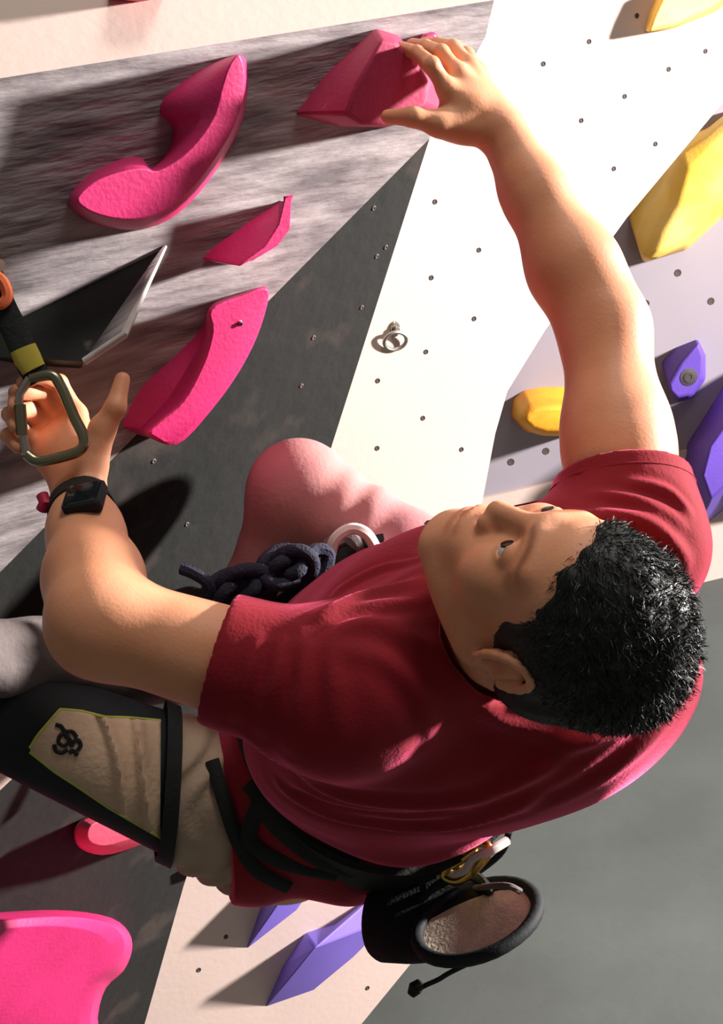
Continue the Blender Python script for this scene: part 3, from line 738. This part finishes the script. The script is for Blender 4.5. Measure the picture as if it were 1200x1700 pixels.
# right knee and shin beyond the chest
kn = S(); kn.u(rc(P(760, 985, 1.88), RK, .072, .058), .03).u(sph(RK, .061), .03).u(rc(RK, RA, .058, .052), .03).u(rc(RA, P(360, 1120, 2.0), .052, .045), .03)
kd = nrm(P(760, 985, 1.88)-RK)
kn.disp = lambda p: .0022*np.sin(((p-RK) @ kd)*95+2*np.sin(p[:, 0]*30))*np.clip(((p-RK) @ kd)*14, 0, 1)
V_, F_ = kn.mesh(A(-.3, -.35, -2.15), A(.25, .15, -1.7), .0034)
man.add('trouser_leg', (V_, F_), M_PANTS, 180, label='pale rose trouser leg over the bent right knee')
# far lower leg of the near side
lg = S(); lg.u(rc(P(-45, 1092, 1.70), P(330, 1105, 2.0), .050, .056), .03)
lg.disp = lambda p: .003*np.sin(p[:, 0]*80+p[:, 1]*60)
V_, F_ = lg.mesh(A(-.65, -.45, -2.2), A(-.1, .05, -1.6), .005)
man.add('trouser_leg', (V_, F_), M_GPANT, 180, label='grey trouser shin folded behind the knee pad')
man.done()

# ------------------------------------------------------------------ things worn and carried
thigh = S().u(rc(LH, LK, .096, .066), .02)
thr = lambda t: .096+(.066-.096)*t
def thigh_ring(t, r, k=36, n=None):
    c = LH+(LK-LH)*t; u_ = nrm(np.cross(tdir, A(0, 0, 1))); v_ = np.cross(tdir, u_)
    R = [r*(math.cos(a)*u_+math.sin(a)*v_) for a in np.arange(k)*2*math.pi/k]
    return [c+x-tdir*((x @ n)/(tdir @ n)) for x in R] if n is not None else [c+x for x in R]
def band(r0, thick, ring_a, ring_b):
    """closed strap between two rings, given thickness outward from centre line"""
    ca, cb = np.mean(ring_a, 0), np.mean(ring_b, 0)
    out = lambda R, c: [p+nrm(p-c)*thick for p in R]
    V, F = loft([ring_a, out(ring_a, ca), out(ring_b, cb), ring_b], False, False)
    n = len(ring_a); F += [(3*n+i, 3*n+(i+1) % n, (i+1) % n, i) for i in range(n)]
    return V, F
kp = Thing('knee_pad', 'black neoprene knee pad with tan rubber face strapped on the near thigh', 'knee pad')
kp.add('sleeve', loft([thigh_ring(t, thr(t)*s_+.0015, n=n_) for t, s_, n_ in ((.455, .98, SN), (.475, 1, SN), (.7, 1, nrm(SN+tdir)), (.9, 1, None), (1.0, 1, None), (1.09, .85, None), (1.15, .5, None))]), M_NEO, 60)
topE = [(50, 1242), (62, 1222), (100, 1178), (135, 1181), (175, 1191), (215, 1192), (266, 1197)]
botE = [(50, 1248), (90, 1280), (130, 1306), (180, 1340), (225, 1366), (266, 1390)]
def patch(sdf, top, bot, nx, ny, d0, d1, off, disp=None):
    xs = np.linspace(top[0][0], top[-1][0], nx); V = []
    for x in xs:
        y0 = np.interp(x, *zip(*top)); y1 = np.interp(x, *zip(*bot))
        for j in range(ny):
            y = y0+(y1-y0)*j/(ny-1); o_ = off+(disp(x, y) if disp else 0)
            h_ = sdf.hit(x, y, d0, d1, o_)
            V.append(h_ if h_ is not None else ray(x, y)*d1)
    F = [(i*ny+j, (i+1)*ny+j, (i+1)*ny+j+1, i*ny+j+1) for i in range(nx-1) for j in range(ny-1)]
    edge = [V[i*ny] for i in range(nx)]+[V[(nx-1)*ny+j] for j in range(1, ny)]+[V[i*ny+ny-1] for i in range(nx-2, -1, -1)]
    return (np.array(V), F), edge
def wr(x, y):
    return .013*math.exp(-((x-200-.16*(y-1280)+.0016*(y-1280)**2)/9)**2)+.011*math.exp(-((x-238-.12*(y-1280))/8)**2)
def solid(t):
    def f(o):
        b = o.modifiers.new('solid', 'SOLIDIFY'); b.thickness = t; b.offset = 0
    return f
pv, pe = patch(thigh, topE, botE, 44, 22, 1.5, 2.1, .0045, wr)
i_p = kp.add('rubber_face', pv, M_RUB, 60, label='tan rubber face with lime edging', mods=solid(.003))
kp.add('edging', tube(pe[:44], .0022, 8), M_LIME, sub=i_p)
kp.add('edging', tube(pe[-44:], .0022, 8), M_LIME, sub=i_p)
stro = [[(92, 1203), (101, 1206), (108, 1214), (120, 1215), (127, 1224)], [(97, 1226), (103, 1219), (112, 1222), (114, 1232), (106, 1238), (98, 1234), (97, 1226)],
        [(90, 1236), (93, 1247), (103, 1250), (112, 1244)], [(121, 1232), (130, 1229), (134, 1238), (128, 1246)], [(114, 1250), (122, 1247), (128, 1254)], [(108, 1222), (116, 1228), (120, 1240)]]
for st in stro:
    q_ = [thigh.hit(x, y, 1.5, 2.1, .0068) for x, y in st]
    kp.add('emblem_stroke', tube(catmull(q_, 5), .0026, 6), M_BLACK, sub=i_p)
kp.add('strap', band(0, .006, thigh_ring(.435, thr(.44)+.007, n=SN), thigh_ring(.49, thr(.48)+.007, n=SN)), M_BLACK, 40)
kp.done()

# harness
def tring(s_, a_, b_, k=64, cf=-.005, tilt=0):
    return [T3(a_*math.cos(t), cf+b_*math.sin(t), s_+tilt*math.sin(t)) for t in np.arange(k)*2*math.pi/k]
hn = Thing('climbing_harness', 'black climbing harness worn around the waist over the maroon shirt', 'harness')
i_b = hn.add('waist_belt', band(0, .009, tring(.10, .190, .184), tring(.01, .198, .190)), M_BLACK, 40)
strap_tgt = S(); strap_tgt.ops = tail.ops+sh.ops; strap_tgt.disp = None
def strap(pix, w, off=.004, d0=1.5, d1=2.3):
    q_ = [strap_tgt.hit(x, y, d0, d1, off) for x, y in pix]; q_ = [x for x in q_ if x is not None]
    return tube(catmull(q_, 6), w, 8, flat=.35)
hn.add('leg_loop', strap([(412, 1300), (430, 1330), (415, 1372), (418, 1402), (470, 1432), (560, 1452)], .010), M_BLACK)
hn.add('leg_loop', strap([(352, 1262), (372, 1330), (396, 1400), (430, 1448), (480, 1474)], .009), M_BLACK)
hn.add('riser_strap', strap([(430, 1322), (470, 1372), (530, 1418), (590, 1440)], .016), M_BLACK)
hn.add('front_belt', tube(catmull([P(735, 880, 1.86), P(660, 896, 1.85), P(585, 922, 1.84), (P(520, 966, 1.83)), P(466, 1016, 1.82), P(430, 1060, 1.80)], 6), .016, 10, flat=.6), M_BLACK)
hn.add('leg_loop', tube(catmull([P(545, 935, 1.83), P(556, 896, 1.82), P(582, 878, 1.82), P(608, 886, 1.82), P(626, 915, 1.83)], 6), .0075, 8), M_GREYHOLD, label='pale leg loop in front')
hn.add('leg_loop', tube(catmull([P(530, 940, 1.84), P(548, 905, 1.84), P(580, 892, 1.84), P(606, 930, 1.84)], 6), .010, 8), M_GPANT)
hn.add('belay_loop', tube(catmull([P(520, 945, 1.80), P(490, 985, 1.79), P(450, 1015, 1.78), P(430, 1045, 1.78)], 6), .011, 8, flat=.5), M_BLACK)
hn.add('gear_loop', tube(catmull([T3(.075, -.195, .06), T3(.06, -.215, .03), T3(.0, -.222, .005), T3(-.05, -.212, .03), T3(-.06, -.198, .06)], 6), .0045, 8), M_BLACK)
hn.done()

# rope tied in with its knot
rp = Thing('climbing_rope', 'dark navy rope with a thick tie-in knot in front of the belly', 'rope')
k0, k1 = P(512, 940, 1.77), P(350, 990, 1.76); kd_ = nrm(k1-k0); ku = nrm(np.cross(kd_, A(0, 0, 1))); kv = np.cross(kd_, ku)
for ct, sc_, ax, tw_ in ((k0+(k1-k0)*.20+ku*.006, .0086, 1.25, .5), (k0+(k1-k0)*.72-ku*.004, .0094, 1.5, 0)):
    e8 = []
    for t in np.arange(110)/110*2*math.pi:
        x_, y_, z_ = (2+math.cos(2*t))*math.cos(3*t+tw_), (2+math.cos(2*t))*math.sin(3*t+tw_), math.sin(4*t)
        e8.append(ct+sc_*(x_*kd_*ax+y_*ku*.95+z_*kv*1.5))
    rp.add('knot', tube(e8, .0088, 8, True), M_NAVY, 60)
rp.add('strand', tube(catmull([k0, k0+(k1-k0)*.5, k1, P(310, 985, 1.77), P(255, 1003, 1.81), P(210, 1000, 1.90), P(200, 1022, 1.965), P(190, 1062, 2.0), P(186, 1150, 2.04), P(186, 1290, 2.10)], 8), .0085, 8), M_NAVY)
rp.add('strand', tube(catmull([k0+ku*.01, k0+(k1-k0)*.5-ku*.012, k1-ku*.008, P(318, 1008, 1.775), P(262, 1014, 1.82), P(226, 1004, 1.90), P(214, 1024, 1.965), P(204, 1062, 1.995)], 8), .0085, 8), M_NAVY)
rp.add('rope_tail', tube(catmull([k1+ku*.0, P(345, 968, 1.75), P(322, 952, 1.75), P(302, 944, 1.755)], 6), .008, 8), M_NAVY)
rp.add('tie_in_loop', tube(catmull([k0, P(520, 915, 1.79), P(545, 920, 1.80), P(530, 965, 1.80), P(490, 975, 1.79), k0+(k1-k0)*.15], 6), .009, 8), M_NAVY)
rp.done()

# watch
wa = nrm(LW-LE); wc = LE+(LW-LE)*.955
wt = Thing('wrist_watch', 'black square watch on the bent left wrist', 'watch')
rb0, rb1 = ring_on(body, wc-wa*.010, wa, .036, 40, .0005), ring_on(body, wc+wa*.010, wa, .036, 40, .0005)
wt.add('strap', band(0, .0025, rb0, rb1), M_BLACK, 40)
nv = nrm(A(.06, 0, 1)-wa*np.dot(A(.06, 0, 1), wa)); sc_ = body.hit(143, 832, 1.3, 1.8)+nv*.003; xv = nrm(A(1, -.05, 0)-nv*np.dot(A(1, -.05, 0), nv)); yv = np.cross(nv, xv)
def rrect(w, h, r, k=5):
    return [((sx*(w-r)+r*math.cos(a)), (sy*(h-r)+r*math.sin(a))) for sx, sy, a0 in ((1, 1, 0), (-1, 1, math.pi/2), (-1, -1, math.pi), (1, -1, 1.5*math.pi)) for a in a0+np.arange(k)/(k-1)*math.pi/2]
rk = lambda w, h, r, z: [sc_+xv*x+yv*y+nv*z for x, y in rrect(w, h, r)]
ic = wt.add('case', loft([rk(.019, .0175, .004, -.008), rk(.0215, .0200, .005, -.002), rk(.0215, .0200, .005, .006), rk(.020, .0185, .005, .008)]), M_BLACK, 50)
wt.add('screen', loft([rk(.0185, .0170, .004, .007), rk(.0185, .0170, .004, .0086), rk(.017, .0155, .004, .009)]), M_SCREEN, 40, sub=ic)
wt.add('strap_keeper', ((lambda c_: tube([c_+A(0, .008, 0), c_+A(.004, 0, .004), c_-A(0, .008, 0)], .007, 10))(P(70, 834, 1.585))), M_CRIM, label='small red keeper')
wt.done()

# quickdraw
qd = Thing('quickdraw', 'quickdraw with black sling and olive carabiner in the left hand', 'quickdraw')
dC = 1.572
lp = [(50, 628), (85, 623), (101, 642), (122, 690), (139, 726), (134, 746), (108, 757), (64, 765), (44, 754)]
spine = [P(x, y, dC) for x, y in lp]
i_c = qd.add('carabiner', tube(catmull(spine, 6), [.0062]*(6*8+1), 10), M_CARAB, 60, label='olive grey aluminium carabiner')
qd.add('gate', tube([P(44, 754, dC), P(34, 700, dC), P(32, 655, dC), P(50, 628, dC)], [.0056, .0045, .0045, .0056], 8), M_STEEL, sub=i_c)
qd.add('gate_sleeve', tube([P(37, 722, dC), P(33, 672, dC)], .0066, 10), M_CARAB, sub=i_c)
sl = catmull([P(66, 632, dC+.002), P(46, 598, dC), P(26, 552, dC+.002), P(6, 512, dC+.002), P(-8, 478, dC), P(-24, 440, dC+.005)], 5)
qd.add('sling', tube(sl, .0145, 10, flat=.22, fdir=A(.1, .1, 1)), M_BLACK)
qd.add('keeper', tube([P(56, 614, dC), P(46, 596, dC), P(38, 578, dC)], [.0135, .015, .0145], 12, flat=.42, fdir=A(.1, .1, 1)), M_YWEB, label='yellow rubber keeper')
qd.add('upper_carabiner', tube(catmull([P(-12, 452, dC), P(6, 470, dC-.004), P(12, 494, dC-.004), P(-4, 506, dC-.006), P(-26, 490, dC-.004), P(-40, 440, dC), P(-30, 425, dC)], 5, True), .0065, 8, True), M_ORANGE, label='orange upper carabiner')
hk = PL_A.at(-32, 424, 0)
qd.add('wall_bolt', tube([hk-PL_A.n*.01, hk+PL_A.n*.05], .007, 10), M_STEEL)
qd.done()

# chalk bag
cb = Thing('chalk_bag', 'black chalk bag with beige fleece lining hanging behind the waist', 'chalk bag')
rimc = P(792, 1528, 1.72); a1 = A(.070, .027, -.012); a2_ = A(.014, -.017, .066)
botc = P(640, 1520, 1.80)
cr_ = lambda c_, s1, s2, k=32, e1=a1, e2=a2_: [c_+e1*s1*math.cos(t)+e2*s2*math.sin(t) for t in np.arange(k)*2*math.pi/k]
b1 = A(.030, .018, -.02); b2 = A(.006, -.040, .045)
mixr = lambda f, s1=1, s2=1: [(1-f)*p+f*q_ for p, q_ in zip(cr_(rimc, s1, s2), cr_(botc, s1, s2, e1=b1, e2=b2))]
i_k = cb.add('bag', loft([mixr(1.06, .55, .55), mixr(1.03, .92, .92), mixr(.95), mixr(.6, 1.05, 1.05), mixr(.3, 1.03, 1.03), mixr(.08), mixr(0, .98, .98), mixr(.03, .93, .93), mixr(.14, .9, .9), mixr(.2, .8, .8)], True, True), M_BLACK, 60)
cb.add('rim', tube(cr_(rimc, 1.0, 1.0), .0085, 10, True), M_NEO, 60)
cb.add('lining', loft([cr_(rimc, .92, .92), mixr(.02, .90, .88), mixr(.05, .82, .78), mixr(.09, .6, .55), mixr(.10, .25, .25)], False, True), M_FLEECE, 60, label='beige fleece lining')
i_cd = cb.add('cord', tube(catmull([rimc+a2_*1.0+a1*.05, P(752, 1612, 1.66), P(728, 1626, 1.665), P(702, 1638, 1.67), P(690, 1648, 1.67)], 6), .0030, 8), M_BLACK)
cb.add('cord_lock', tube([P(698, 1630, 1.668), P(690, 1640, 1.668), P(682, 1652, 1.668)], [.005, .009, .005], 10), M_BLACK, sub=i_cd)
cb.add('hanging_loop', tube(catmull([rimc-a2_*.9+a1*.3, P(812, 1480, 1.76), P(790, 1455, 1.78), P(740, 1462, 1.79), P(700, 1495, 1.79)], 6), .006, 8), M_BLACK)
cb.add('pull_tab', tube(catmull([rimc-a2_*.95+a1*.2, P(838, 1470, 1.71), P(864, 1480, 1.71)], 5), .004, 8), M_GPANT)
cb.done()

# brass carabiner and tape on the gear loop
gc = Thing('gear_carabiner', 'small brass carabiner with pale cord at the back of the harness', 'carabiner')
dG = lambda x: 1.785-(x-738)*.0005
gp_ = [(738, 1448), (768, 1416), (800, 1400), (812, 1412), (792, 1440), (764, 1462), (744, 1460)]
gc.add('frame', tube(catmull([P(x, y, dG(x)) for x, y in gp_], 6, True), .0054, 10, True), M_BRASS, 60)
gc.add('gate', tube([P(752, 1440, dG(752)-.004), P(790, 1412, dG(790)-.004)], .0043, 8), M_BRASS)
gc.add('cord', tube(catmull([P(842, 1396, 1.758), P(815, 1412, 1.745), P(786, 1425, 1.756), P(770, 1447, 1.768), P(730, 1456, 1.80)], 6), .0059, 8), M_GREYHOLD, label='pale cord')
gc.add('cord', tube(catmull([P(820, 1400, 1.75), P(800, 1430, 1.748), P(782, 1450, 1.762), P(760, 1440, 1.775)], 6), .0038, 8), M_BRASS)
gc.done()
